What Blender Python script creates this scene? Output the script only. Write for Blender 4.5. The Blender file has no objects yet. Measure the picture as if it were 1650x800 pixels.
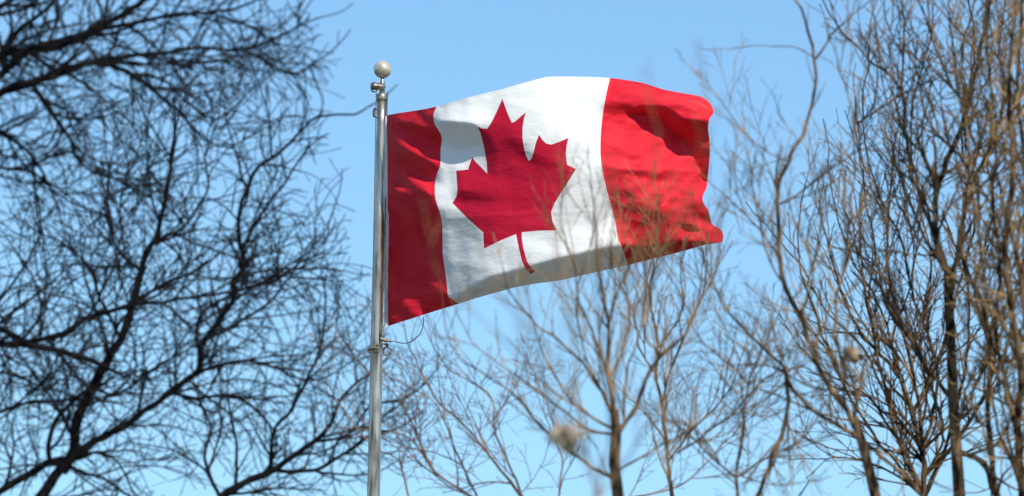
import bpy, bmesh, math, random
import numpy as np
from mathutils import Vector, Matrix
from mathutils.geometry import delaunay_2d_cdt
rad = math.radians
SC = bpy.context.scene
COL = SC.collection

# ------------------------------------------------------------------ camera
FPX = 200.0/36.0*1650.0           # focal length in photo pixels
CAM = Vector((0.0, 0.0, 1.65))
ELEV = rad(10.4); ROLL = rad(-0.93)
fw = Vector((0, math.cos(ELEV), math.sin(ELEV)))
rt0 = Vector((1, 0, 0)); up0 = rt0.cross(fw)
rt = (rt0*math.cos(ROLL) + up0*math.sin(ROLL)).normalized()
rt = (rt0*math.cos(-ROLL) + up0*math.sin(-ROLL)).normalized()
up = rt.cross(fw).normalized()
cd = bpy.data.cameras.new('camera'); cam = bpy.data.objects.new('camera', cd); COL.objects.link(cam)
cam.matrix_world = Matrix(((rt.x, up.x, -fw.x, CAM.x), (rt.y, up.y, -fw.y, CAM.y), (rt.z, up.z, -fw.z, CAM.z), (0, 0, 0, 1)))
cd.lens = 200; cd.sensor_width = 36; cd.clip_start = 0.5; cd.clip_end = 20000
FD = 48.0                          # distance of the flag
cd.dof.use_dof = True; cd.dof.focus_distance = FD; cd.dof.aperture_fstop = 2.6; cd.dof.aperture_blades = 9
SC.camera = cam

# ------------------------------------------------------------------ sky, sun, exposure
SUN_EL = rad(40); SUN_AZ = rad(180-27)      # azimuth clockwise from +Y (the view direction); behind the camera, to its right
w = bpy.data.worlds.new('World'); SC.world = w; w.use_nodes = True
nt = w.node_tree; bg = nt.nodes['Background']
sky = nt.nodes.new('ShaderNodeTexSky'); sky.sky_type = 'NISHITA'; sky.sun_disc = False
sky.sun_elevation = SUN_EL; sky.sun_rotation = SUN_AZ
sky.altitude = 0; sky.air_density = 1.0; sky.dust_density = 0.2; sky.ozone_density = 3.0
wb = nt.nodes.new('ShaderNodeVectorMath'); wb.operation = 'MULTIPLY'; wb.inputs[1].default_value = (.81, 1.00, 1.06)   # white balance of the sky
nt.links.new(sky.outputs[0], wb.inputs[0]); nt.links.new(wb.outputs[0], bg.inputs[0]); bg.inputs[1].default_value = 0.12
ld = bpy.data.lights.new('sun', 'SUN'); ld.energy = 4.2; ld.angle = rad(0.5); ld.color = (1, 0.94, 0.85)
so = bpy.data.objects.new('sun', ld); COL.objects.link(so)
sd = Vector((math.sin(SUN_AZ)*math.cos(SUN_EL), math.cos(SUN_AZ)*math.cos(SUN_EL), math.sin(SUN_EL)))
so.rotation_euler = sd.to_track_quat('Z', 'Y').to_euler(); so.location = (20, -20, 40)
vs = SC.view_settings; vs.view_transform = 'Standard'; vs.look = 'None'; vs.gamma = 1; vs.exposure = 0.25

# ------------------------------------------------------------------ helpers
_rt = np.array(rt); _up = np.array(up); _fw = np.array(fw); _cam = np.array(CAM)
def W(p, d):
    """(x, y, toward) in photo pixels at distance d -> world; y is downwards; toward = pixels nearer"""
    p = np.atleast_2d(np.asarray(p, float))
    dd = d - p[:, 2]*d/FPX
    return _cam + dd[:, None]*(_fw + ((p[:, 0]-825)/FPX)[:, None]*_rt + ((400-p[:, 1])/FPX)[:, None]*_up)
def link(o, parent=None):
    COL.objects.link(o)
    if parent:
        o.parent = parent
        o.matrix_parent_inverse = Matrix.Translation(-parent.location)
    return o
def tag(o, label=None, cat=None, group=None, kind=None):
    for k, v in (('label', label), ('category', cat), ('group', group), ('kind', kind)):
        if v: o[k] = v
    return o
def thing(name, loc, label, cat, group=None):
    o = bpy.data.objects.new(name, None); o.location = loc; o.empty_display_size = .2
    COL.objects.link(o); return tag(o, label, cat, group)
def mesh_obj(name, verts, faces, mat, parent=None, smooth=True):
    me = bpy.data.meshes.new(name)
    me.from_pydata([tuple(v) for v in verts], [], [tuple(f) for f in faces])
    me.materials.append(mat)
    if smooth: me.polygons.foreach_set('use_smooth', [True]*len(me.polygons))
    me.update()
    return link(bpy.data.objects.new(name, me), parent)
class Tubes:
    def __init__(s): s.v = []; s.f = []; s.n = 0
    def add(s, P, R, k=5, closed_ends=True):
        P = np.asarray(P, float); R = np.asarray(R, float); n = len(P)
        T = np.gradient(P, axis=0); T /= np.linalg.norm(T, axis=1)[:, None]+1e-12
        ref = np.array((0.31, 0.93, 0.2)) if abs(T[:, 2]).mean() > .5 else np.array((0.1, 0.3, 0.95))
        A = np.cross(T, ref); A /= np.linalg.norm(A, axis=1)[:, None]+1e-12
        B = np.cross(T, A)
        a = np.arange(k)*2*math.pi/k
        V = P[:, None, :] + R[:, None, None]*(np.cos(a)[None, :, None]*A[:, None, :] + np.sin(a)[None, :, None]*B[:, None, :])
        s.v.append(V.reshape(-1, 3))
        i = np.arange(n-1)[:, None]*k; j = np.arange(k)[None, :]; j2 = (j+1) % k
        F = np.stack([i+j, i+j2, i+k+j2, i+k+j], -1).reshape(-1, 4)+s.n
        s.f.append(F); s.n += n*k
    def build(s, name, mat, parent=None):
        V = np.concatenate(s.v); F = np.concatenate(s.f)
        me = bpy.data.meshes.new(name)
        me.vertices.add(len(V)); me.vertices.foreach_set('co', V.ravel())
        me.loops.add(F.size); me.loops.foreach_set('vertex_index', F.ravel().astype(np.int32))
        me.polygons.add(len(F)); me.polygons.foreach_set('loop_start', np.arange(0, F.size, 4, dtype=np.int32))
        me.polygons.foreach_set('loop_total', np.full(len(F), 4, dtype=np.int32))
        me.polygons.foreach_set('use_smooth', np.ones(len(F), dtype=bool))
        me.materials.append(mat); me.update(calc_edges=True); me.validate()
        return link(bpy.data.objects.new(name, me), parent)
def catmull(P, step):
    P = np.asarray(P, float)
    if len(P) < 3:
        n = max(2, int(np.linalg.norm(P[-1]-P[0])/step)+1)
        t = np.linspace(0, 1, n)[:, None]; return P[0]*(1-t)+P[-1]*t
    Q = np.vstack([2*P[0]-P[1], P, 2*P[-1]-P[-2]]); out = []
    for i in range(1, len(Q)-2):
        n = max(1, int(np.linalg.norm(Q[i+1]-Q[i])/step))
        for t in np.arange(n)/n:
            out.append(.5*((2*Q[i])+(-Q[i-1]+Q[i+1])*t+(2*Q[i-1]-5*Q[i]+4*Q[i+1]-Q[i+2])*t*t+(-Q[i-1]+3*Q[i]-3*Q[i+1]+Q[i+2])*t**3))
    out.append(Q[-2]); return np.array(out)

# ------------------------------------------------------------------ materials
def pmat(name, rough=.6, metal=0.0, col=(.5, .5, .5)):
    m = bpy.data.materials.new(name); m.use_nodes = True
    b = m.node_tree.nodes['Principled BSDF']
    b.inputs['Base Color'].default_value = (*col, 1); b.inputs['Roughness'].default_value = rough; b.inputs['Metallic'].default_value = metal
    return m, m.node_tree, b
def ramp_noise(t, scale, c0, c1, p0=.35, p1=.65, stretch=None, detail=4):
    tc = t.nodes.new('ShaderNodeTexCoord'); mp = t.nodes.new('ShaderNodeMapping'); n = t.nodes.new('ShaderNodeTexNoise'); r = t.nodes.new('ShaderNodeValToRGB')
    if stretch: mp.inputs['Scale'].default_value = stretch
    n.inputs['Scale'].default_value = scale; n.inputs['Detail'].default_value = detail
    t.links.new(tc.outputs['Object'], mp.inputs[0]); t.links.new(mp.outputs[0], n.inputs['Vector']); t.links.new(n.outputs['Fac'], r.inputs[0])
    r.color_ramp.elements[0].position = p0; r.color_ramp.elements[1].position = p1
    r.color_ramp.elements[0].color = (*c0, 1); r.color_ramp.elements[1].color = (*c1, 1)
    return r, n
def bark(name, c0, c1, scale=6):
    scale *= 2.0; m, t, b = pmat(name, .85); b.inputs['Specular IOR Level'].default_value = .12
    r, n = ramp_noise(t, scale, c0, c1, .44, .62, stretch=(1, 1, .3), detail=6)
    t.links.new(r.outputs[0], b.inputs['Base Color'])
    bp = t.nodes.new('ShaderNodeBump'); bp.inputs['Strength'].default_value = .4; bp.inputs['Distance'].default_value = .01
    t.links.new(n.outputs['Fac'], bp.inputs['Height']); t.links.new(bp.outputs[0], b.inputs['Normal'])
    return m
def cloth(name, c0, c1, trans, bump=.5):
    m, t, b = pmat(name, .55)
    r, n = ramp_noise(t, 3.0, c0, c1, .3, .7)
    t.links.new(r.outputs[0], b.inputs['Base Color'])
    b.inputs['Specular IOR Level'].default_value = .08
    tr = t.nodes.new('ShaderNodeBsdfTranslucent'); t.links.new(r.outputs[0], tr.inputs[0])
    mx = t.nodes.new('ShaderNodeMixShader'); mx.inputs[0].default_value = trans
    # fine crumple of the nylon
    tc = t.nodes.new('ShaderNodeTexCoord'); mp = t.nodes.new('ShaderNodeMapping'); mp.inputs['Scale'].default_value = (1, 1, 2.2)
    mp.inputs['Rotation'].default_value = (0, .35, 0)
    n2 = t.nodes.new('ShaderNodeTexNoise'); n2.inputs['Scale'].default_value = 6; n2.inputs['Detail'].default_value = 5; n2.inputs['Roughness'].default_value = .55
    t.links.new(tc.outputs['Object'], mp.inputs[0]); t.links.new(mp.outputs[0], n2.inputs['Vector'])
    bp = t.nodes.new('ShaderNodeBump'); bp.inputs['Strength'].default_value = bump; bp.inputs['Distance'].default_value = .035
    t.links.new(n2.outputs['Fac'], bp.inputs['Height']); t.links.new(bp.outputs[0], b.inputs['Normal']); t.links.new(bp.outputs[0], tr.inputs['Normal'])
    o = t.nodes['Material Output']
    t.links.new(b.outputs[0], mx.inputs[1]); t.links.new(tr.outputs[0], mx.inputs[2]); t.links.new(mx.outputs[0], o.inputs[0])
    return m
M_RED = cloth('red_nylon', (.60, .012, .028), (.74, .026, .046), .04)
M_LEAF = cloth('leaf_red_nylon', (.50, .010, .038), (.56, .014, .046), .18, .38)
M_WHITE = cloth('white_nylon', (.80, .80, .80), (.86, .86, .86), .22, .32)
M_HEAD, t, b = pmat('header_canvas', .8, 0, (.72, .72, .74))
r, n = ramp_noise(t, 30, (.62, .62, .66), (.78, .78, .8)); t.links.new(r.outputs[0], b.inputs['Base Color'])
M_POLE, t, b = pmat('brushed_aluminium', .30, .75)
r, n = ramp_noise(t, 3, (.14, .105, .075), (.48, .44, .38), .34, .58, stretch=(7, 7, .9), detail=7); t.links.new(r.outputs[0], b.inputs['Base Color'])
M_BALL, t, b = pmat('weathered_ball', .38, .45)
r, n = ramp_noise(t, 14, (.42, .38, .31), (.74, .70, .62)); t.links.new(r.outputs[0], b.inputs['Base Color'])
M_DMET, t, b = pmat('tarnished_metal', .5, .6)
r, n = ramp_noise(t, 25, (.10, .085, .065), (.25, .22, .18)); t.links.new(r.outputs[0], b.inputs['Base Color'])
M_ROPE, t, b = pmat('rope', .9)
r, n = ramp_noise(t, 60, (.05, .05, .06), (.16, .16, .17)); t.links.new(r.outputs[0], b.inputs['Base Color'])
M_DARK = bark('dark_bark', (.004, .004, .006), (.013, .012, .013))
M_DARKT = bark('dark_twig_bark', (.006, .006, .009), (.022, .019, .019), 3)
M_BROWN = bark('brown_bark', (.008, .006, .005), (.19, .12, .07), 9)
M_BROWNT = bark('brown_twig_bark', (.028, .019, .013), (.31, .19, .10), 3.5)
M_TAN = bark('tan_twig_bark', (.12, .08, .04), (.42, .27, .13), 3)
M_TANB = bark('tan_bark', (.035, .022, .013), (.30, .19, .10), 7)
M_PINK = bark('pale_twig_bark', (.10, .065, .05), (.30, .20, .145), 2)
M_NEST, t, b = pmat('papery_tan', .9)
r, n = ramp_noise(t, 22, (.42, .35, .26), (.62, .55, .45), .40, .58); t.links.new(r.outputs[0], b.inputs['Base Color'])
M_DRY, t, b = pmat('dry_leaf', .8)
r, n = ramp_noise(t, 12, (.14, .09, .05), (.34, .24, .15)); t.links.new(r.outputs[0], b.inputs['Base Color'])
M_GRASS, t, b = pmat('winter_grass', .95)
r, n = ramp_noise(t, .6, (.07, .075, .03), (.16, .13, .07), detail=10); t.links.new(r.outputs[0], b.inputs['Base Color'])

# ------------------------------------------------------------------ ground
bm = bmesh.new(); bmesh.ops.create_grid(bm, x_segments=40, y_segments=40, size=3000)
for v in bm.verts: v.co.y += 1500
me = bpy.data.meshes.new('ground'); bm.to_mesh(me); bm.free(); me.materials.append(M_GRASS)
tag(link(bpy.data.objects.new('ground', me)), kind='structure', label='flat ground of short winter grass')

# ------------------------------------------------------------------ flag
TOP = [(622.5,186.5),(640,183),(660,180),(682,176.5),(703.5,172),(726,166),(750,158.6),(780,151),(810,143.6),(833,137),(855,131),(870,127),(882,124.4),(900,123.6),(925,123.8),(955,124.5),(983,126),(1010,129.5),(1035,134),(1055,140),(1071,145),(1098,150),(1125,155)]
FLY = [(1136,159.5),(1143,166),(1148,173),(1150,180),(1147,187),(1143,192),(1141,208),(1143,224),(1144,239.5),(1143,260),(1141,280),(1138.5,302.5),(1133,314),(1132,323),(1136,332),(1141,338.5),(1144,350),(1147,361),(1154,366),(1161,370),(1165,377),(1165.5,383)]
BOT = [(1164,390.5),(1134,395.5),(1108,403),(1080,410.5),(1045,419),(1012,427.5),(994.5,431.5),(960,439),(930,446),(900,452.5),(866,457),(832,463),(795,473),(767,481),(739,490),(703,501),(667.5,512.5),(645,519.5),(624,526.5)]
HOI = [(624.5,480),(624.5,420),(624.5,360),(624.5,300),(624,260),(623.5,220)]
SEAML = [(703.5,172),(698.5,185),(700.5,200),(706,209),(711,219),(711.5,230),(710,242),(709.5,266),(705,278),(702,289),(700.5,303),(701.5,320),(707,338),(712,357),(713,382),(713.5,410),(717,436),(720,459),(722,477),(730,483.5),(739,490)]
SEAMR = [(983,126),(976.5,154),(970.5,190),(967.5,235),(970,271),(979,311),(990,352),(996,384),(1001,396),(1012,427.5)]
LEAF = [(809.5,159.5),(817,181),(824.5,198),(829,197),(847.5,181),(844,192),(842,207),(841.8,222),(844,238),(848,252),(852,259.5),(856,256),(859.3,247.5),(863,232),(868.5,217.5),(874,226),(880,231.5),(888,233.5),(901,229),(916,222.4),(913,235),(911.8,248),(913.7,266),(928,272.5),(916,292),(903,312),(893,329),(888,342),(890,357),(897,371.5),(870,372),(840.6,374.5),(841,386),(843,400),(849,421),(855,431),(863,438),(854.5,442),(847,434),(841,421),(836.5,402),(833.5,388),(831.7,377.5),(806,388),(779.9,401),(778.6,375),(754,353),(729,327.4),(735.5,317),(737,305),(735,275.5),(744,274.5),(754.4,273.5),(757.5,263),(761,254),(767,262),(774,268.7),(785,280),(784.5,263),(780.5,241),(777.5,228),(774,214),(769.2,204.1),(777,207.5),(785,208),(791,199),(800,181)]
# relief of the cloth: slopes wanted region by region, then the surface that fits them best
GX0, GY0, ST = 600, 100, 2.0
NX, NY = 300, 224
gxs = GX0+np.arange(NX)*ST; gys = GY0+np.arange(NY)*ST
XX, YY = np.meshgrid(gxs, gys)
def poly_mask(P):
    m = np.zeros(XX.shape, bool); n = len(P); j = n-1
    for i in range(n):
        xi, yi = P[i]; xj, yj = P[j]
        if yi != yj:
            c = ((yi > YY) != (yj > YY)) & (XX < (xj-xi)*(YY-yi)/(yj-yi)+xi)
            m ^= c
        j = i
    return m.astype(float)
fy = np.fft.fftfreq(NY*2)[:, None]; fx = np.fft.fftfreq(NX*2)[None, :]
def blur(a, s):
    s = s/ST
    A = np.block([[a, a[:, ::-1]], [a[::-1], a[::-1, ::-1]]])
    G = np.exp(-2*(math.pi*s)**2*(fx**2+fy**2))
    return np.real(np.fft.ifft2(np.fft.fft2(A)*G))[:NY, :NX]
# base slopes: sx = rise towards the viewer going right, sy = going up
sx = np.interp(XX, [600, 690, 705, 760, 830, 900, 960, 1010, 1080, 1130, 1200], [1.6, 1.6, 1.1, .55, .28, -.15, -.45, -.35, -.2, -.5, -1.2])
sy = np.interp(YY-(-.14*(XX-800)), [120, 170, 230, 330, 420, 520], [-.75, -.5, -.2, .02, .1, .1])
REG = [
 # polygon, (sx, sy), softness
 ([(600,150),(622,186),(703,172),(706,205),(660,200),(622,190)], (.5, -1.0), 2),
 ([(622,192),(660,199),(706,214),(711,232),(680,222),(640,210)], (1.3, 1.2), 2.5),
 ([(625,196),(650,208),(680,224),(712,244),(709,264),(680,250),(650,232),(634,214)], (.55, -.8), 2.5),
 ([(628,222),(655,246),(690,262),(708,270),(700,290),(670,278),(640,262)], (1.4, .9), 3),
 ([(648,268),(668,278),(700,292),(700,318),(672,300),(655,284)], (.3, -.7), 2.5),
 ([(628,292),(642,292),(655,312),(640,308)], (.3, -.8), 2.5),
 ([(626,312),(660,306),(702,318),(712,357),(714,410),(700,440),(690,405),(670,385),(640,372),(626,350)], (1.7, 1.2), 4),
 ([(640,384),(655,404),(690,418),(700,450),(716,468),(700,498),(650,515),(632,490),(638,440)], (1.0, -.35), 4),
 ([(700,472),(722,478),(738,484),(738,492),(690,506),(690,490)], (1.3, 1.6), 3),
 # shaded hollow in the white near the hoist
 ([(702,194),(735,196),(765,199),(777,214),(778,234),(758,236),(734,248),(714,228)], (.55, 1.35), 2),
 ([(700,176),(760,160),(800,150),(790,190),(764,198),(702,193)], (.2, -.75), 3),
 ([(712,230),(734,250),(778,236),(784,264),(750,268),(726,276),(710,260)], (.35, -.35), 4),
 ([(704,290),(730,280),(732,327),(712,350),(702,318)], (.30, -.2), 5),
 ([(708,340),(728,330),(778,376),(779,392),(745,385),(714,372)], (.75, .35), 4),
 ([(714,385),(745,390),(780,402),(800,412),(760,440),(722,450)], (.5, -.1), 5),
 ([(722,440),(760,424),(790,430),(740,470),(722,470)], (.8, .3), 5),
 # leaf: soft dark streaks
 ([(735,306),(760,310),(800,322),(790,330),(750,326),(728,328)], (.3, .7), 4),
 ([(780,215),(800,240),(796,280),(786,290),(778,240)], (1.0, .4), 5),
 ([(812,222),(840,228),(862,250),(890,262),(912,262),(900,274),(860,268),(820,240)], (.3, .55), 5),
 ([(800,290),(880,285),(890,340),(880,368),(800,376),(780,340)], (.15, -.05), 8),
 # band folded under along the lower edge
 ([(738,476),(790,447),(840,434),(900,416),(960,401),(1003,392),(1020,440),(900,470),(735,500)], (-.1, 1.9), 2.2),
 ([(1003,392),(1030,398),(1060,396),(1100,388),(1130,392),(1170,391),(1168,400),(1100,425),(1010,440)], (.1, 2.0), 2.2),
 ([(840,380),(960,362),(995,370),(1000,392),(900,414),(850,424)], (.1, -.25), 5),
 # white fly side
 ([(860,120),(985,120),(970,200),(930,220),(880,200)], (-.30, -.55), 8),
 # right bar: roll at the top
 ([(983,126),(1070,140),(1130,152),(1152,180),(1143,194),(1110,192),(1090,176),(1050,166),(976,160)], (-.25, -.6), 3),
 ([(1060,160),(1100,165),(1120,180),(1105,193),(1085,182),(1070,172)], (.1, .1), 4),
 ([(972,168),(1010,166),(1030,176),(1000,186),(972,182)], (-.1, .5), 3),
 ([(1008,186),(1032,172),(1066,170),(1088,180),(1104,194),(1143,194),(1145,296),(1130,286),(1112,240),(1086,222),(1066,200),(1045,184)], (.35, 1.75), 1.4),
 ([(972,200),(1020,188),(1045,188),(1066,206),(1090,228),(1110,250),(1120,276),(1000,276),(970,262)], (-.12, -.6), 2),
 ([(972,276),(1060,274),(1125,278),(1120,292),(1060,290),(976,292)], (-.1, .2), 4),
 ([(982,310),(1010,300),(1040,330),(1080,352),(1090,376),(1050,392),(998,388)], (.45, .62), 4),
 ([(1060,290),(1110,290),(1120,340),(1100,372),(1080,340)], (-.25, -.15), 6),
 ([(1112,300),(1125,280),(1138,300),(1130,322),(1118,330)], (-.7, -.5), 2),
 ([(1106,334),(1130,326),(1140,340),(1146,358),(1120,352)], (-.2, 1.2), 2),
 ([(1104,352),(1125,358),(1150,366),(1164,378),(1150,390),(1110,382)], (-.35, -.5), 3),
 ([(1094,362),(1112,360),(1130,372),(1110,374)], (.2, 1.8), 1.5),
]
for P, (a, c), s in REG:
    k = np.clip(blur(poly_mask(P), s), 0, 1)
    sx = sx*(1-k)+a*k; sy = sy*(1-k)+c*k
# Poisson fit (mirrored so that the borders are free)
gx = sx; gy = -sy
def mirx(a): return np.block([[a, -a[:, ::-1]], [a[::-1], -a[::-1, ::-1]]])
def miry(a): return np.block([[a, a[:, ::-1]], [-a[::-1], -a[::-1, ::-1]]])
KX = 2j*math.pi*fx/ST; KY = 2j*math.pi*fy/ST
den = -(abs(KX)**2+abs(KY)**2); den[0, 0] = 1
Hh = (np.conj(KX)*-1*np.fft.fft2(mirx(gx))*1 + np.conj(KY)*-1*np.fft.fft2(miry(gy)))/den
Hh[0, 0] = 0
H = np.real(np.fft.ifft2(Hh))[:NY, :NX]
# small creases
rng = np.random.default_rng(4)
def aniso(ang, l1, l2, amp):
    nz = rng.standard_normal((NY*2, NX*2)); ca, sa = math.cos(ang), math.sin(ang)
    u = fx*ca+fy*sa; v = -fx*sa+fy*ca
    G = np.exp(-2*(math.pi)**2*((u*l1/ST)**2+(v*l2/ST)**2))
    z = np.real(np.fft.ifft2(np.fft.fft2(nz)*G))[:NY, :NX]; return z/z.std()*amp
left = 1/(1+np.exp((XX-712)/6)); right = 1/(1+np.exp(-(XX-985)/15))
H += aniso(rad(32), 22, 5, 1.6)*left + aniso(rad(60), 20, 5, .8)*left + aniso(rad(12), 26, 5, 1.1)*right + aniso(rad(-35), 16, 5, 1.0)*right + aniso(rad(8), 40, 8, .55)
H += aniso(rad(78), 30, 7, .9)*(1-left)*np.clip((860-XX)/90, 0, 1)
def pdist(P):
    P = np.array(P); d = np.full(XX.shape, 1e9)
    for a_, b2 in zip(P[:-1], P[1:]):
        v = b2-a_; t_ = np.clip(((XX-a_[0])*v[0]+(YY-a_[1])*v[1])/(v@v), 0, 1)
        d = np.minimum(d, np.hypot(XX-a_[0]-t_*v[0], YY-a_[1]-t_*v[1]))
    return d
for P_ in (TOP, FLY, BOT, SEAML, SEAMR): H -= .7*np.exp(-((pdist(P_)-4.5)/1.3)**2)     # stitched hems and seams
H += 1.1*np.exp(-((YY-272-.02*(XX-970))/2.2)**2)*right + .8*np.exp(-((YY-345+.05*(XX-860))/2.2)**2)*(1-left)*(1-right)   # sewn seams
# the hoist edge is held by the pole: take off the relief there
hx = int((624-GX0)/ST)
hoist = H[:, hx].copy(); low = blur(np.repeat(hoist[:, None], NX, 1), 45)[:, 0]
H = H - np.exp(-np.maximum(XX-624, 0)/160.0)*(low-np.median(low))[:, None] - np.exp(-np.maximum(XX-624, 0)/9.0)*(hoist-low)[:, None] - np.median(low)
def Hs(x, y):
    i = np.clip((np.asarray(x)-GX0)/ST, 0, NX-1.001); j = np.clip((np.asarray(y)-GY0)/ST, 0, NY-1.001)
    a = i.astype(int); b_ = j.astype(int); u = i-a; v = j-b_
    return H[b_, a]*(1-u)*(1-v)+H[b_, a+1]*u*(1-v)+H[b_+1, a]*(1-u)*v+H[b_+1, a+1]*u*v
def dense(P, step, closed=False):
    P = list(P)+([P[0]] if closed else []); out = []
    for a, c in zip(P[:-1], P[1:]):
        n = max(1, int(math.hypot(c[0]-a[0], c[1]-a[1])/step+.5))
        out += [(a[0]+(c[0]-a[0])*i/n, a[1]+(c[1]-a[1])*i/n) for i in range(n)]
    return out if closed else out+[P[-1]]
def smooth2(P, step=3):
    return [tuple(q[:2]) for q in catmull([(x, y, 0) for x, y in P], step)]
OUT = smooth2(TOP+FLY)+smooth2(BOT)+dense(HOI+[TOP[0]], 3)[:-1]
SL = smooth2(SEAML)[1:-1]; SR = smooth2(SEAMR)[1:-1]; LF = dense(LEAF, 3, True)
verts = []; edges = []
def chain(P, closed):
    n0 = len(verts); verts.extend(P)
    edges.extend([(n0+i, n0+i+1) for i in range(len(P)-1)])
    if closed: edges.append((n0+len(P)-1, n0))
chain(OUT, True); chain([SEAML[0]]+SL+[SEAML[-1]], False); chain([SEAMR[0]]+SR+[SEAMR[-1]], False); chain(LF, True)
fixed = np.array(verts)
def inside(P, x, y):
    P = np.asarray(P); x = np.asarray(x); y = np.asarray(y); m = np.zeros(x.shape, bool); j = len(P)-1
    for i in range(len(P)):
        xi, yi = P[i]; xj, yj = P[j]
        if yi != yj: m ^= ((yi > y) != (yj > y)) & (x < (xj-xi)*(y-yi)/(yj-yi)+xi)
        j = i
    return m
gx_, gy_ = np.meshgrid(np.arange(618, 1170, 2.6), np.arange(118, 532, 2.6)); gx_ = gx_.copy(); gx_[::2] += 1.3
g = np.stack([gx_.ravel(), gy_.ravel()], 1); g = g[inside(OUT, g[:, 0], g[:, 1])]
keep = np.ones(len(g), bool)
for i in range(0, len(g), 500):
    d2 = ((g[i:i+500, None, :]-fixed[None])**2).sum(-1).min(1); keep[i:i+500] = d2 > 1.5**2
verts += [tuple(p) for p in g[keep]]
vo, eo, fo, _, _, _ = delaunay_2d_cdt([Vector(p) for p in verts], edges, [], 0, 1e-4)
V2 = np.array([(p.x, p.y) for p in vo]); F = np.array([tuple(f_) for f_ in fo])
C = V2[F].mean(1); F = F[inside(OUT, C[:, 0], C[:, 1])]; C = V2[F].mean(1)
isleaf = inside(LF, C[:, 0], C[:, 1])
Lp = [(500, 100)]+[SEAML[0]]+SL+[SEAML[-1]]+[(739, 600), (500, 600)]; Lp = [(500, 60), (SEAML[0][0], 60)]+Lp[1:]
Rp = [(1300, 60), (SEAMR[0][0], 60), SEAMR[0]]+SR+[SEAMR[-1], (SEAMR[-1][0], 600), (1300, 600)]
isL = inside(Lp, C[:, 0], C[:, 1]); isR = inside(Rp, C[:, 0], C[:, 1])
V3 = W(np.column_stack([V2, Hs(V2[:, 0], V2[:, 1])]), FD)
# vertex normals of the whole cloth, shared by the sewn pieces
fn = np.cross(V3[F[:, 1]]-V3[F[:, 0]], V3[F[:, 2]]-V3[F[:, 0]])
flip = (fn@_fw) > 0; F[flip] = F[flip][:, ::-1]; fn[flip] *= -1
VN = np.zeros_like(V3)
for k in range(3): np.add.at(VN, F[:, k], fn)
VN /= np.linalg.norm(VN, axis=1)[:, None]+1e-12
base = Vector(W([(616, 526, 0)], FD)[0])
flag = thing('flag', base, 'red and white flag with a red maple leaf streaming from the metal flagpole', 'flag')
def piece(name, sel, mat, parent, off=0):
    f_ = F[sel]; ids, inv = np.unique(f_, return_inverse=True); f_ = inv.reshape(-1, 3)
    o = mesh_obj(name, V3[ids], f_.tolist(), mat, parent)
    o.data.normals_split_custom_set_from_vertices([tuple(n_) for n_ in VN[ids]])
    return o
tag(piece('red_bar', isL, M_RED, flag), label='shaded red bar beside the pole')
tag(piece('red_bar', isR, M_RED, flag), label='sunlit red bar at the free end, rolled over at its top')
wp = piece('white_panel', ~(isL | isR | isleaf), M_WHITE, flag)
piece('maple_leaf', isleaf, M_LEAF, flag)
# canvas heading down the hoist, with hems
hv = []; hf = []
ys = np.linspace(187, 527, 70)
for i, y in enumerate(ys):
    xl = np.interp(y, [187, 260, 527], [620.5, 619.5, 619]); xr = np.interp(y, [187, 230, 300, 527], [623, 624.5, 626.8, 626])
    for x, z in ((xl, 0), (xr, 2.0)): hv.append((x, y, z+Hs(624, y)*.9))
n1 = len(hv)
HV = np.vstack([W(hv, FD), W(np.array(hv)-np.array((0, 0, 1.2)), FD)])
for i in range(len(ys)-1):
    a = 2*i; hf += [(a, a+1, a+3, a+2), (n1+a, n1+a+2, n1+a+3, n1+a+1), (a, a+2, n1+a+2, n1+a), (a+1, n1+a+1, n1+a+3, a+3)]
mesh_obj('heading', HV, hf, M_HEAD, flag)

# ------------------------------------------------------------------ flagpole
PD = FD+.05
px0 = W([(612.0, 330, 0)], PD)[0]; PX, PY = px0[0], px0[1]
def zat(y):    # height on the pole seen at photo row y
    a = W([(612, y, 0)], PD)[0]-_cam; k = math.hypot(PX-_cam[0], PY-_cam[1])/math.hypot(a[0], a[1]); return _cam[2]+a[2]*k
pxm = PD/FPX
def lathe(name, prof, mat, parent, k=28, cx=0, cy=0):
    P = np.array([(PX+cx, PY+cy, z) for _, z in prof]); R = np.array([r_ for r_, _ in prof])
    a = np.arange(k)*2*math.pi/k
    V = P[:, None, :]+R[:, None, None]*np.stack([np.cos(a), np.sin(a), 0*a], -1)[None]
    V = V.reshape(-1, 3); f_ = []
    for i in range(len(P)-1):
        for j in range(k): f_.append((i*k+j, i*k+(j+1) % k, (i+1)*k+(j+1) % k, (i+1)*k+j))
    f_.append(tuple(range(k))[::-1]); f_.append(tuple(range((len(P)-1)*k, len(P)*k)))
    o = mesh_obj(name, V, f_, mat, parent)
    return o
pole = thing('flagpole', (PX, PY, 0), 'tall silver metal flagpole with a pale ball on top, holding the flag', 'flagpole')
zt = zat(160)
shaft = [(.115, 0), (.113, 2), (.066, zat(800)-.0), (8.9*pxm, zat(620)), (8.3*pxm, zat(400)), (8.0*pxm, zat(200)), (7.9*pxm, zt)]
shaft = [(.075, 0), (.070, 3), (9.9*pxm, zat(800)), (9.3*pxm, zat(600)), (8.6*pxm, zat(400)), (8.1*pxm, zat(200)), (8.0*pxm, zt)]
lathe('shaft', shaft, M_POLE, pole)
z0 = zat(164)
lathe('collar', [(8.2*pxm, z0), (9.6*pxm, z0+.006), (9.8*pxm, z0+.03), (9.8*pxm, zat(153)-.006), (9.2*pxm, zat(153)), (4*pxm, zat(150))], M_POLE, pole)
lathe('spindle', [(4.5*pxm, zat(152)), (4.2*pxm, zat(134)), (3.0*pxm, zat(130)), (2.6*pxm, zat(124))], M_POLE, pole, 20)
zb = zat(112); rb = 14.6*pxm
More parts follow.
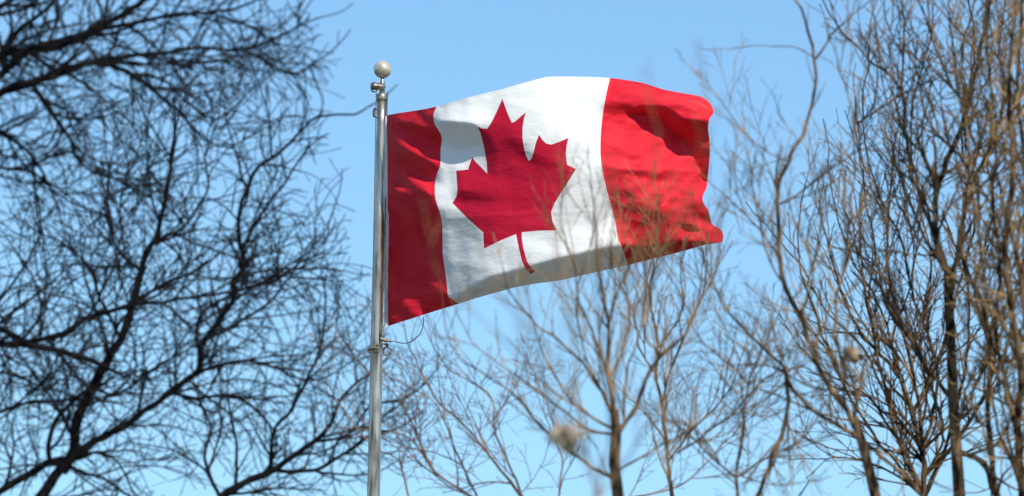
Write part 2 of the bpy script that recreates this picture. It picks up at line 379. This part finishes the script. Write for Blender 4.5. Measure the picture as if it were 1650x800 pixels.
lathe('ball_finial', [(max(.003, rb*math.sin(t_)), zb-rb*math.cos(t_)) for t_ in np.linspace(0.02, math.pi-.02, 26)], M_BALL, pole, 36)
# truck with its pulley to the left of the spindle
T = Tubes()
zc = zat(140); yaw = np.array((-1, -.25, 0)); yaw = yaw/np.linalg.norm(yaw)
c0 = np.array((PX, PY, zc))
q = [c0+yaw*s_*pxm for s_ in (-5, 0, 6, 12, 16, 18.5, 19.5)]
T.add(q, np.array([2.5, 5.6, 5.2, 6.4, 6.2, 4.6, .5])*pxm, 16)
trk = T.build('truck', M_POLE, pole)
T = Tubes(); ax = np.array((.25, -1, 0)); ax /= np.linalg.norm(ax)
cc = c0+yaw*13*pxm-np.array((0, 0, 4.5*pxm))
T.add([cc-ax*3*pxm, cc-ax*1.2*pxm, cc, cc+ax*1.2*pxm, cc+ax*3*pxm], np.array([5.5, 5.5, 4, 5.5, 5.5])*pxm, 18)
T.build('pulley', M_DMET, trk)
# small bracket on the left of the pole under the collar
T = Tubes(); zc2 = zat(183)
cb = np.array((PX, PY-.02, zc2))
T.add([cb+np.array((-6*pxm, 0, .03)), cb+np.array((-11*pxm, 0, .036)), cb+np.array((-13*pxm, 0, .01)), cb+np.array((-12*pxm, 0, -.03)), cb+np.array((-7*pxm, 0, -.04))], np.array([2, 2.2, 2.4, 2.2, 1.6])*pxm, 8)
T.build('bracket', M_DMET, pole)

# halyard: cords, snap hook and the loose loop below the flag
hal = thing('halyard', (PX, PY, zat(560)), 'thin dark rope with a snap hook and beaded ring at the flag\'s lower pole corner', 'rope')
T = Tubes()
def on(y, dx, dz=0):
    return np.array((PX+dx*pxm, PY-.06-dz*pxm, zat(y)))
pts = [on(y, 9.0+.7*math.sin(y*.02)) for y in range(150, 556, 12)]
T.add(pts, np.full(len(pts), .9*pxm), 6)
pts = [on(y, -8.9-.3*math.sin(y*.013)-max(0,(y-560)*.004)) for y in range(150, 1400, 25)]
T.add(pts, np.full(len(pts), .75*pxm), 6)
T.build('cord', M_ROPE, hal)
T = Tubes(); lp = catmull(np.vstack([W([(682.5, 511, 2), (682, 524, 1), (677, 538, 0), (666, 549, 0), (654, 553.5, 0), (641, 552, 0), (631, 549, 0), (622, 546, 0)], FD-.06)]), .03)
T.add(lp, np.full(len(lp), .75*pxm), 6); T.build('loose_loop', M_ROPE, hal)
T = Tubes()
# beaded retainer ring round the pole, tilted
cr = np.array((PX, PY, zat(561))); a_ = np.linspace(0, 2*math.pi, 33)
ring = [cr+np.array((math.cos(t_)*15*pxm+2*pxm, math.sin(t_)*15*pxm, math.cos(t_+.5)*5*pxm)) for t_ in a_]
T.add(ring, np.full(33, 1.0*pxm), 6); 
for p in ring[::2]:
    T.add([p+np.array((0, 0, s_*2.4*pxm)) for s_ in (-1, -.7, 0, .7, 1)], np.array([.3, 1.7, 2.4, 1.7, .3])*pxm, 8)
T.build('beaded_ring', M_DMET, hal)
T = Tubes()
cs = on(546, 9, 1)
T.add([on(527, 9.5, 1), on(534, 9.2, 1), on(540, 8.4, 1), on(548, 10, 1)], np.array([1.2, 2.2, 3.4, 2.6])*pxm, 8)
T.add([on(548, 6, 1), on(551, 14, 1), on(551.5, 22, 1), on(552, 26, 1)], np.array([3, 2.8, 2.0, .6])*pxm, 8)
T.build('snap_hook', M_DMET, hal)
T = Tubes(); rc = on(569, 18, 1)
T.add([rc+np.array((math.cos(t_)*7*pxm, .01*math.sin(t_*2), math.sin(t_)*6*pxm)) for t_ in a_], np.full(33, .9*pxm), 6)
rc = on(567, -4, 3)
T.add([rc+np.array((math.cos(t_)*9*pxm, .01*math.sin(t_*2), math.sin(t_)*4*pxm)) for t_ in a_], np.full(33, 1.1*pxm), 6)
T.build('ring', M_DMET, hal)
T = Tubes()
T.add([on(196, 10.5), on(190, 12), on(187, 14.0, -.5)], np.array([1.6, 1.8, 1.0])*pxm, 8)
T.build('snap_hook', M_DMET, hal)

# ------------------------------------------------------------------ trees
def grow(R, P, rr, lev, S, out):
    """side shoots along the polyline P (pixels: right, up, toward) with radii rr"""
    if lev >= len(S['len']): return
    seg = np.linalg.norm(np.diff(P, axis=0), axis=1); L = np.concatenate([[0], np.cumsum(seg)]); tot = L[-1]
    s = S['sp'][lev]*(.2+R.random())
    upb = S['up'][lev]; side = R.random()*6.28
    while s < tot*.985:
        i = min(len(seg)-1, int(np.searchsorted(L, s)-1)); t = (s-L[i])/(seg[i]+1e-9)
        p0 = P[i]*(1-t)+P[i+1]*t; tan = (P[i+1]-P[i])/(seg[i]+1e-9); r0 = rr[i]*(1-t)+rr[i+1]*t
        side += 2.4+R.normal(0, .5)
        a1 = np.cross(tan, (0, 0, 1.0)); nn = np.linalg.norm(a1)
        a1 = a1/nn if nn > .05 else np.array((1., 0, 0)); a2 = np.cross(tan, a1)
        pd = a1*math.cos(side)+a2*math.sin(side)*S.get('depth', .8)
        an = rad(S['ang'])+R.normal(0, .22)
        d = tan*math.cos(an)+pd*math.sin(an)+np.array((0, upb, 0)); d /= np.linalg.norm(d)
        frac = s/tot
        ln = S['len'][lev]*(.3+R.random()*1.15)*(1-.45*frac)
        r1 = min(r0*.72, S['r'][lev]*(.7+.6*R.random())*(ln/S['len'][lev])**.4)
        n = max(3, int(ln/S['step'])+1); Q = [p0]; st = ln/(n-1); curl = R.normal(0, S.get('curl', .035), 3)
        for k in range(n-1):
            d = d+R.normal(0, S['wig'], 3)+curl+np.array((0, upb*.22, 0)); d /= np.linalg.norm(d)
            Q.append(Q[-1]+d*st)
        Q = np.array(Q)
        if S.get('clip'):          # the crown's outline: shoots stop there
            bad = np.nonzero(Q[:, 0] > np.interp(-Q[:, 1], *S['clip'])+R.normal(0, 28))[0]
            if len(bad):
                Q = Q[:max(0, bad[0]-int(R.integers(0, 3)))]
                if len(Q) < 3: s += S['sp'][lev]; continue
        q = np.linspace(r1, max(S['tip'], r1*.3), len(Q))
        out.append((Q, q, lev))
        grow(R, Q, q, lev+1, S, out)
        s += S['sp'][lev]*(.4+1.2*R.random())
def tree(name, label, dist, mains, trunk_px, S, mats, seed, group=None, cat='tree', zspread=60, trunkr=None, fat=1.0, clip=None):
    """mains: list of (points in photo pixels, start radius px, end radius px); point may carry its own toward-value"""
    R = np.random.default_rng(seed); m = dist/FPX
    S = dict(dict(wig=.10, step=10, tip=.5, depth=.8), **S); S['wig'] *= .55; S['sp'] = [v*S.get('th', 1.25) for v in S['sp']]; S['len'] = S['len'][:3]; S['clip'] = clip
    ends = {}
    tr = trunk_px        # list of points (x,y) top-down to below the frame, and radius
    tw = W([(x, y, 0) for x, y in tr], dist)
    last = tw[-1]; gb = np.array((last[0], last[1], -.15))
    tree_o = thing(name, (gb[0], gb[1], 0), label, cat, group)
    tp = catmull(np.vstack([tw, [gb]]), .5)
    r_top, r_bot = trunkr
    tt = np.linspace(0, 1, len(tp)); rr = r_top*m+(r_bot*m-r_top*m)*tt**.8
    fl = np.clip((tp[:, 2]-.0)/.8, 0, 1); rr = rr*(1+.5*(1-fl)**2)
    T = Tubes(); T.add(tp, rr, 14); T.build('trunk', mats[0], tree_o)
    tw_b = Tubes(); out = []
    starts = {}
    for mn in mains:
        pts, ra, rb_ = mn[:3]; ra *= fat; rb_ *= fat; sparse = mn[3] if len(mn) > 3 else 1.0
        zs = []; z = starts.get(tuple(pts[0][:2]), 0.0); drift = R.normal(0, .45)
        for i, p in enumerate(pts):
            if i: z += (drift+R.normal(0, .25))*math.hypot(p[0]-pts[i-1][0], p[1]-pts[i-1][1])*.6; z = max(-zspread*1.5, min(zspread*1.5, z))
            zs.append(z); starts.setdefault(tuple(p[:2]), z)
        P = np.array([(p[0], -p[1], z_) for p, z_ in zip(pts, zs)])
        P = catmull(P, 12); n = len(P)
        wob = R.normal(0, 1, (n, 3)); wob = (wob+np.roll(wob, 1, 0))/2*min(1.6, ra*.35+.5); wob[0] = 0; wob[-1] = 0
        P = P+wob
        q = ra+(rb_-ra)*np.linspace(0, 1, n)**.85
        q = q*(1+.06*R.normal(0, 1, n))
        T = Tubes(); T.add(W(np.column_stack([P[:, 0], -P[:, 1], P[:, 2]]), dist), q*m, 9); T.build('branch', mats[2] if len(mats) > 2 else mats[0], tree_o)
        Sm = S if sparse == 1 else dict(S, sp=[v*sparse for v in S['sp']], len=[v*.7 for v in S['len']])
        grow(R, P, q, 0 if sparse < 3 else 1, Sm, out)
        # leader carries on past the traced end
        d = P[-1]-P[-3]; d /= np.linalg.norm(d)+1e-9; Q = [P[-1]]
        for k in range(6):
            d = d+R.normal(0, .1, 3)+np.array((0, .05, 0)); d /= np.linalg.norm(d); Q.append(Q[-1]+d*10)
        Q = np.array(Q); qq = np.linspace(rb_, S['tip'], len(Q)); out.append((Q, qq, 1)); grow(R, Q, qq, max(0, len(S['len'])-1), Sm, out)
    for Q, q, lv in out:
        if Q[:, 0].max() < -60 or Q[:, 0].min() > 1710 or (-Q[:, 1]).max() < -60 or (-Q[:, 1]).min() > 870: continue
        tw_b.add(W(np.column_stack([Q[:, 0], -Q[:, 1], Q[:, 2]]), dist), q*m, 5 if lv == 0 else 4 if lv == 1 else 3)
    tag(tw_b.build('twigs', mats[1], tree_o), kind='stuff')
    return tree_o, out

BT = 'bare winter trees around the flag'
# lower left, dark, behind the pole
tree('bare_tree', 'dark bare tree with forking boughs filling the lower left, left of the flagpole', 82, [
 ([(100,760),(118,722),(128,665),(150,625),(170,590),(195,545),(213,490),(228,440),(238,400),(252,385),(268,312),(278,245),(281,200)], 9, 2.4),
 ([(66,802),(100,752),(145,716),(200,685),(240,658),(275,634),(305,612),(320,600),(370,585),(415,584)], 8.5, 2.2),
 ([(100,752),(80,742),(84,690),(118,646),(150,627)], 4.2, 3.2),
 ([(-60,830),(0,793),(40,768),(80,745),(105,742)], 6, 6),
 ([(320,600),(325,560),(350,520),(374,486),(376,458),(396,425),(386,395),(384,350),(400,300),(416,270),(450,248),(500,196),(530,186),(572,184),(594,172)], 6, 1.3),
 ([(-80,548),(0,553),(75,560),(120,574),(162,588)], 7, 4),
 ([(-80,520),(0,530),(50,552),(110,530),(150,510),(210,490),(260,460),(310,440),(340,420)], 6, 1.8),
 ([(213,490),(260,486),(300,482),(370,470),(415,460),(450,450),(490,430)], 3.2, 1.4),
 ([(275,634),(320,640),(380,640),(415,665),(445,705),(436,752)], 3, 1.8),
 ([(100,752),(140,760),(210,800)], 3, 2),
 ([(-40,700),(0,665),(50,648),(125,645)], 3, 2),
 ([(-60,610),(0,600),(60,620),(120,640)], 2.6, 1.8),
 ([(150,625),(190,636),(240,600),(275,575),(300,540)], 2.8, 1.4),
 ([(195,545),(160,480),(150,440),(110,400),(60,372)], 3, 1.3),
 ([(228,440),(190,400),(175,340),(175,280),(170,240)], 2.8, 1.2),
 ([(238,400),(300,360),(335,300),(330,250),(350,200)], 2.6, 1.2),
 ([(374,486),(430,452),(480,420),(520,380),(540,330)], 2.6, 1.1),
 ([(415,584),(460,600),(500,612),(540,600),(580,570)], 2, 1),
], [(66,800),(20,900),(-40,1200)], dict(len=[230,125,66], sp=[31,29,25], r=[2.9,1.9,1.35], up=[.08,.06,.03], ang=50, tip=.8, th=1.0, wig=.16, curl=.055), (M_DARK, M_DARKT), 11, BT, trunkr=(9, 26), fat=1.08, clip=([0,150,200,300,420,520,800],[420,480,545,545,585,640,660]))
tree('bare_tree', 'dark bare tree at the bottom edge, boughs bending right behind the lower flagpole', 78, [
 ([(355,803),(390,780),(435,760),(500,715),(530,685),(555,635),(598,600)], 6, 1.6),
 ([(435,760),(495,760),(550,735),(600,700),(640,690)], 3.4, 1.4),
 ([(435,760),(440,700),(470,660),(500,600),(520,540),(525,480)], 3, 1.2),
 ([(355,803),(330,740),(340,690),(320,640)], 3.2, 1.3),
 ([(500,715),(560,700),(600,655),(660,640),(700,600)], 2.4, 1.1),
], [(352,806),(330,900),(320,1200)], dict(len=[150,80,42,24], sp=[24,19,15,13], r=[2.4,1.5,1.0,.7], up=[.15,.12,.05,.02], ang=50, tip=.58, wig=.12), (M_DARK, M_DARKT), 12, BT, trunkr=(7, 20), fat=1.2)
# top left, nearer than the flag
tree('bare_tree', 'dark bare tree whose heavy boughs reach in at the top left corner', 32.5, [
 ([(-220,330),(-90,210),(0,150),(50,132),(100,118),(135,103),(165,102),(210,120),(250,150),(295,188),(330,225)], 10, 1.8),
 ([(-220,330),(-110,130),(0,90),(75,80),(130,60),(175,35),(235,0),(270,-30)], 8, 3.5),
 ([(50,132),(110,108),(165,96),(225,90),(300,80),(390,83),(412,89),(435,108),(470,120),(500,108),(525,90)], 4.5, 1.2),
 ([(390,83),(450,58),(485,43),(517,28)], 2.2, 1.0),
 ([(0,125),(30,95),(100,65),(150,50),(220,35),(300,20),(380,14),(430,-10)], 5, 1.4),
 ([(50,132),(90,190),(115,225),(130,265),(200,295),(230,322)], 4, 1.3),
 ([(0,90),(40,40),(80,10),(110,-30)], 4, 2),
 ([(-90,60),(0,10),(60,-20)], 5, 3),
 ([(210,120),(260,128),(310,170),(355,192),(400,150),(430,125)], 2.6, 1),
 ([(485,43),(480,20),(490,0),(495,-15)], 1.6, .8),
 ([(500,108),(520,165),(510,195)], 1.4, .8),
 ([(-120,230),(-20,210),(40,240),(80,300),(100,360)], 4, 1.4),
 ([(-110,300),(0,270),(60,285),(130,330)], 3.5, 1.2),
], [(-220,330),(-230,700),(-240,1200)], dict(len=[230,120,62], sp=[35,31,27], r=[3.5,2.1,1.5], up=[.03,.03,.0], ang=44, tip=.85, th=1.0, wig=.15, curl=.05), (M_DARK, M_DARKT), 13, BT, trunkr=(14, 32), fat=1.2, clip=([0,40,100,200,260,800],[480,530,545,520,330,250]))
# centre, nearer than the flag
tree('bare_tree', 'brown bare tree with straight trunk below flag, twigs crossing the white cloth', 33, [
 ([(990,690),(990,665),(981,610),(980,530),(971,475),(964,430),(960,350),(952,290)], 4.6, .9),
 ([(995,700),(1025,655),(1040,610),(1066,575),(1105,535),(1125,490),(1150,448),(1160,400)], 4.2, 1.2),
 ([(990,665),(955,610),(920,565),(872,530),(842,500),(820,470),(810,430)], 3, .9),
 ([(985,690),(925,650),(885,590),(862,535),(850,480)], 2.6, .9),
 ([(990,775),(920,730),(870,685),(822,630),(775,600),(732,565),(716,510)], 3.2, .9),
 ([(985,700),(945,690),(900,655),(840,612),(775,565),(750,530)], 2.6, .9),
 ([(988,640),(965,560),(935,490),(925,430),(905,360),(905,310)], 2.4, .8),
 ([(981,610),(1005,560),(1015,500),(1005,430),(1010,370)], 2.4, .8),
 ([(1005,680),(1010,600),(1035,520),(1040,440),(1050,380)], 2.2, .8),
 ([(995,760),(1060,720),(1100,700),(1160,660)], 2.2, .9),
 ([(1066,575),(1040,540),(1045,480),(1030,400)], 2, .8),
 ([(983,665),(940,560),(930,470),(955,380),(940,320)], 1.9, .8),
 ([(980,530),(992,470),(985,400),(990,330)], 1.8, .8),
], [(990,660),(993,700),(990,750),(996,800),(1000,1200)], dict(len=[140,66,34], sp=[30,28,24], r=[1.5,1.0,.75], up=[.24,.2,.1], ang=32, tip=.5, wig=.10), (M_BROWN, M_TAN, M_TANB), 14, BT, trunkr=(7.5, 15))
tree('bare_tree', 'slender brown bare tree beneath the red free end of the flag', 37, [
 ([(1082,810),(1076,745),(1066,655),(1056,600),(1060,550),(1046,490),(1050,430),(1062,370),(1058,320)], 3.6, .9),
 ([(1066,655),(1080,600),(1105,535),(1130,480),(1140,430)], 2.4, .9),
 ([(1076,745),(1110,700),(1150,660),(1180,620),(1200,560)], 2.2, .8),
 ([(1056,600),(1030,560),(1020,500),(1000,460)], 1.8, .8),
 ([(1062,560),(1100,500),(1095,440),(1110,380)], 1.8, .8),
], [(1082,806),(1084,900),(1090,1250)], dict(len=[120,66,34], sp=[22,19,16], r=[1.4,.95,.7], up=[.22,.2,.1], ang=36, tip=.5, wig=.09), (M_BROWN, M_TAN, M_TANB), 15, BT, trunkr=(4, 12))
# pale, far behind under the flag
tree('bare_tree', 'pale far bare tree with thin pinkish twigs under the flag right of the pole', 68, [
 ([(845,806),(785,730),(742,680),(700,640),(660,560),(650,520)], 2.8, .9),
 ([(770,806),(700,760),(665,710),(620,695),(570,690)], 2.6, .9),
 ([(845,806),(800,700),(790,640),(720,590),(690,540)], 2.2, .8),
 ([(770,806),(740,740),(700,650),(650,620)], 2, .8),
 ([(700,760),(640,640),(600,610),(560,560)], 1.8, .8),
 ([(900,806),(905,740),(880,650),(860,600)], 1.9, .8),
 ([(1000,806),(1100,780),(1160,720),(1230,650)], 1.9, .8),
 ([(660,806),(640,740),(600,720),(540,640)], 1.9, .8),
], [(810,830),(815,950),(820,1300)], dict(len=[130,70,36], sp=[24,20,15], r=[1.25,.85,.68], up=[.15,.1,.05], ang=46, tip=.5, wig=.12), (M_PINK, M_PINK), 16, BT, trunkr=(6, 16))
# right side
tree('bare_tree', 'bare tree with a long bough curving up to the top edge, right of flag', 34, [
 ([(1378,690),(1368,665),(1340,630),(1315,580),(1290,510),(1266,465),(1256,415),(1254,350),(1252,300)], 5.2, 3.2),
 ([(1252,300),(1270,260),(1298,203),(1312,140),(1310,85),(1297,30),(1275,-8)], 3.2, 1.9, 3.2),
 ([(1385,706),(1340,680),(1310,660),(1270,615),(1262,592),(1225,555),(1175,505),(1146,450),(1130,400)], 4, 1.0),
 ([(1266,600),(1268,650),(1264,690),(1246,730),(1220,800),(1200,850)], 3.2, 3.8),
 ([(1311,92),(1290,80),(1265,75),(1225,74),(1185,77)], 1.3, .6, 5),
 ([(1312,98),(1330,70),(1350,45),(1400,3)], 2, 1, 4),
 ([(1385,706),(1420,735),(1470,780),(1500,820)], 3.6, 3),
 ([(1378,680),(1376,620),(1350,560),(1345,500),(1360,430),(1372,330),(1376,200),(1350,100)], 3, 1.0),
 ([(1256,415),(1225,370),(1190,335),(1150,300)], 1.8, .8),
 ([(1270,260),(1230,240),(1200,215),(1160,160)], 1.4, .7),
 ([(1254,330),(1290,310),(1330,280),(1380,245),(1420,230)], 2, .9),
 ([(1266,465),(1240,420),(1220,340),(1210,270)], 1.6, .8),
 ([(1290,510),(1310,450),(1300,380),(1320,310),(1310,250)], 2, .8),
 ([(1340,630),(1300,620),(1240,590),(1180,590)], 1.8, .8),
 ([(1378,665),(1390,600),(1400,560)], 4, 1.2),
], [(1376,672),(1388,710),(1400,755),(1412,805),(1425,1250)], dict(len=[130,75,40], sp=[21,21,18], r=[1.9,1.25,.9], up=[.16,.12,.06], ang=34, tip=.52, wig=.10), (M_BROWN, M_TAN, M_TANB), 17, BT, trunkr=(7, 14))
tree('bare_tree', 'thin forked bare tree between the flag and the long curving bough, low in the picture', 80, [
 ([(1188,806),(1185,770),(1196,700),(1205,620),(1222,578),(1250,520)], 3, 1.1),
 ([(1090,730),(1130,705),(1175,670),(1205,640),(1240,606),(1290,590)], 2.2, 1.2),
 ([(1185,770),(1150,740),(1110,700),(1080,680)], 2, .9),
 ([(1205,620),(1180,590),(1140,560),(1110,520)], 1.8, .8),
 ([(1185,770),(1230,740),(1290,710),(1330,650)], 2, .9),
], [(1188,806),(1190,900),(1192,1300)], dict(len=[140,80,40], sp=[20,17,14], r=[1.4,.95,.72], up=[.15,.1,.05], ang=46, tip=.5, wig=.12), (M_BROWN, M_BROWNT), 18, BT, trunkr=(4, 14))
tree('bare_tree', 'tall bare tree with a straight upright trunk near the right edge', 36, [
 ([(1527,440),(1510,400),(1508,340),(1512,300),(1535,240),(1560,175),(1575,100),(1590,30),(1592,-20)], 6, 3),
 ([(1530,500),(1545,395),(1565,305),(1595,240),(1625,205),(1660,160)], 5, 2.6),
 ([(1510,400),(1490,340),(1470,280),(1460,215),(1450,140),(1400,95),(1360,55),(1335,20)], 3.4, 1.3),
 ([(1452,150),(1457,50),(1450,-10)], 2.2, 1.4),
 ([(1535,650),(1500,600),(1460,540),(1440,495),(1402,445),(1380,400),(1360,340)], 3.6, 1.4),
 ([(1540,690),(1580,600),(1595,560),(1610,480),(1640,420)], 3.2, 1.8),
 ([(1540,725),(1570,735),(1585,745),(1605,800)], 4, 5),
 ([(1380,200),(1450,155),(1525,120),(1580,100)], 1.8, 1),
 ([(1512,300),(1480,240),(1440,190),(1420,120),(1410,40)], 2, 1),
 ([(1527,430),(1490,400),(1450,330),(1430,270),(1400,230)], 2.2, 1),
 ([(1560,175),(1530,130),(1500,60),(1480,0)], 2.2, 1.2),
 ([(1535,240),(1500,200),(1480,130),(1500,60)], 2, 1),
 ([(1590,250),(1620,160),(1610,80),(1620,0)], 3, 1.6),
 ([(1457,70),(1490,110),(1520,160),(1550,150)], 1.6, .9),
], [(1527,430),(1528,475),(1533,565),(1536,650),(1541,725),(1546,800),(1560,1250)], dict(len=[170,85,42], sp=[26,25,22], r=[3.0,1.8,1.2], up=[.16,.12,.05], ang=36, tip=.7, wig=.09), (M_BROWN, M_BROWNT), 19, BT, trunkr=(7, 15))
tree('bare_tree', 'dark bare tree with crossing stems, just left of the tall upright trunk', 40, [
 ([(1490,806),(1487,745),(1472,665),(1450,610),(1412,562),(1392,545),(1360,480),(1340,420),(1320,340)], 5, 1.2),
 ([(1487,745),(1482,665),(1462,560),(1442,497),(1430,420),(1432,330),(1440,250)], 4, 1.2),
 ([(1490,770),(1520,700),(1500,620),(1480,560),(1450,525)], 2.6, 1.4),
 ([(1487,745),(1440,700),(1400,640),(1330,600),(1290,560)], 2.6, 1.0),
 ([(1472,665),(1500,590),(1490,500),(1500,420),(1480,330)], 2.6, 1.0),
 ([(1490,800),(1430,760),(1380,740),(1320,740)], 2.4, 1.0),
 ([(1412,562),(1400,480),(1410,400),(1395,320),(1380,220)], 2.2, 1.0),
 ([(1450,610),(1440,540),(1470,450),(1465,350),(1440,250)], 2.2, 1.0),
 ([(1490,800),(1450,720),(1425,620),(1400,500),(1385,380),(1390,270),(1378,160)], 3.4, 1.1, 1.5),
 ([(1487,745),(1460,640),(1420,500),(1375,420),(1345,330),(1335,250)], 3, 1.0, 1.5),
 ([(1490,800),(1400,690),(1350,600),(1300,470),(1285,380),(1300,290)], 3.2, 1.0, 1.4),
 ([(1487,745),(1510,600),(1470,470),(1450,380),(1410,300),(1390,190),(1400,90)], 3, 1.0, 1.5),
 ([(1490,800),(1530,700),(1560,560),(1550,420),(1480,300),(1470,180),(1500,60)], 3, 1.2, 1.5),
 ([(1487,745),(1445,680),(1390,560),(1330,500),(1290,430),(1240,370)], 2.6, 1.0, 1.4),
 ([(1472,665),(1520,560),(1545,460),(1570,350),(1550,220),(1570,90),(1560,-10)], 3, 1.4, 1.4),
 ([(1490,800),(1520,740),(1600,600),(1570,470),(1600,330),(1570,180)], 3, 1.4, 1.4),
], [(1490,800),(1492,900),(1500,1300)], dict(len=[170,85,42], sp=[27,25,22], r=[2.9,1.75,1.2], up=[.16,.12,.05], ang=36, tip=.7, wig=.09), (M_BROWN, M_BROWNT), 20, BT, trunkr=(5.5, 13))
_, o6 = tree('bare_tree', 'tawny densely twigged tree cut by the right edge', 35, [
 ([(1610,806),(1600,760),(1592,650),(1596,565),(1586,500),(1566,450),(1550,400),(1560,300),(1590,200)], 5, 1.6),
 ([(1650,830),(1640,700),(1645,600),(1630,500),(1620,400),(1632,280),(1625,150),(1635,0),(1640,-40)], 7, 3),
 ([(1670,830),(1665,640),(1650,480),(1655,300),(1640,150),(1650,-20)], 6, 2.6),
 ([(1640,700),(1620,620),(1605,540),(1610,420),(1600,320),(1605,200),(1590,80),(1600,-20)], 3.4, 1.6),
 ([(1650,600),(1600,560),(1590,480),(1580,400),(1575,300),(1555,220),(1550,100),(1570,0)], 3, 1.4),
 ([(1645,600),(1660,520),(1640,400),(1660,250),(1630,120)], 3, 1.4),
 ([(1640,760),(1610,700),(1600,640)], 3, 1.4),
 ([(1650,480),(1610,300),(1570,230),(1540,120),(1530,20)], 2.6, 1.2),
], [(1650,806),(1655,900),(1660,1200)], dict(len=[150,80,40], sp=[21,21,20], r=[2.6,1.6,1.1], up=[.18,.12,.05], ang=36, tip=.7, wig=.14), (M_BROWN, M_TAN), 21, BT, trunkr=(8, 16))

_, o9 = tree('sapling', 'slender tan sapling nearest the camera, its soft wands rising across the flag', 21, [
 ([(960,806),(950,740),(930,640),(925,560),(905,470),(898,400),(905,320),(900,250)], 2.6, .9),
 ([(950,740),(922,712),(905,690),(880,640),(868,560),(850,480)], 1.8, .8),
 ([(960,806),(985,700),(1000,560),(1020,430),(1045,330),(1058,230),(1050,150)], 2.4, .9),
 ([(985,700),(975,580),(960,450),(965,380),(985,300)], 1.9, .8),
 ([(1000,560),(1040,480),(1080,400),(1100,330),(1138,270),(1136,120)], 1.8, .7),
 ([(930,640),(880,560),(800,470),(770,400)], 1.6, .7),
 ([(960,806),(1010,740),(1090,600),(1140,470),(1160,330)], 2, .7),
 ([(950,740),(860,600),(760,500),(700,430),(690,380)], 1.6, .7),
], [(960,806),(962,900),(970,1500)], dict(len=[110,50,24], sp=[42,34,30], r=[1.3,.95,.7], up=[.3,.22,.1], ang=26, tip=.5, wig=.10), (M_BROWN, M_TAN, M_TANB), 31, None, cat='young tree', trunkr=(4, 8))

# ------------------------------------------------------------------ nest, dead leaf
def leaf_clump(name, px, py, d, rx, ry, n, size, lean, mat, label, seed):
    """a ragged clump of curled papery dead leaves; sizes in photo pixels at distance d"""
    rn = np.random.default_rng(seed); m = d/FPX; V = []; Fc = []
    for i in range(n):
        a = rn.random()*6.283; q = math.sqrt(rn.random())*.72
        lx, ly, lz = rx*q*math.cos(a), ry*q*math.sin(a), rx*.6*rn.normal(0, .5)
        c = np.array((lx+lean*ly, ly, lz))*m
        ax = rn.normal(0, 1, 3); ax[1] *= .7; ax /= np.linalg.norm(ax)
        b1 = np.cross(ax, rn.normal(0, 1, 3)); b1 /= np.linalg.norm(b1); n1_ = np.cross(ax, b1)
        L_ = size*m*(.7+.6*rn.random()); w_ = L_*(.30+.15*rn.random()); cu = .5+.9*rn.random(); k0 = len(V)
        for u in range(8):
            t_ = u/7; wd = w_*math.sin(math.pi*(.06+.9*t_))**.7*(1+.18*rn.normal())
            for v_ in range(5):
                s_ = (v_-2)/2
                V.append(c+ax*L_*(t_-.5)+b1*wd*s_+n1_*(L_*.25*cu*((t_-.5)**2*4-.5)+wd*.5*cu*s_*s_))
        for u in range(7):
            for v_ in range(4): a_ = k0+u*5+v_; Fc.append((a_, a_+1, a_+6, a_+5))
    V = np.array(V); R3 = np.array((rt, fw, up)); V = V@np.array((_rt, _up, -_fw))
    o = mesh_obj(name, V, Fc, mat); o.location = W([(px, py, 0)], d)[0]
    sm = o.modifiers.new('thickness', 'SOLIDIFY'); sm.thickness = .0012
    return tag(o, label, 'dead leaves')
leaf_clump('dead_leaf_clump', 911, 704, 21.5, 28, 22, 44, 24, .1, M_NEST, 'round pale tan clump of dead leaves caught left of the straight trunk', 5)
leaf_clump('dead_leaf_clump', 1374, 574, 33.6, 15, 8, 4, 22, -.9, M_DRY, 'small slanting brownish clump of dead leaves in the twigs at right', 8)
# withered leaves clinging to the tawny tree
rnd = np.random.default_rng(9); lv = []; lf = []
tips = [q_ for q_ in o6 if q_[2] >= 1 and 1540 < q_[0][-1][0] < 1670]
for Q, q, lvv in tips:
    if rnd.random() > .12: continue
    p = Q[rnd.integers(1, len(Q))]; a = rnd.normal(0, 1, 3); a /= np.linalg.norm(a); c = np.cross(a, rnd.normal(0, 1, 3)); c /= np.linalg.norm(c)
    s_ = 1.5+2.5*rnd.random(); p = np.array((p[0], -p[1], p[2])); k = len(lv)
    n_ = np.cross(a, c)
    lv += [p, p+a*s_+c*s_*.5+n_*.5, p+a*s_*2.2, p+a*s_-c*s_*.5+n_*.5]; lf.append((k, k+1, k+2, k+3))
t6 = [o_ for o_ in COL.objects if o_.get('label', '').startswith('tawny')][0]
tag(mesh_obj('withered_leaves', W(lv, 35), lf, M_DRY, t6, smooth=False), kind='stuff')
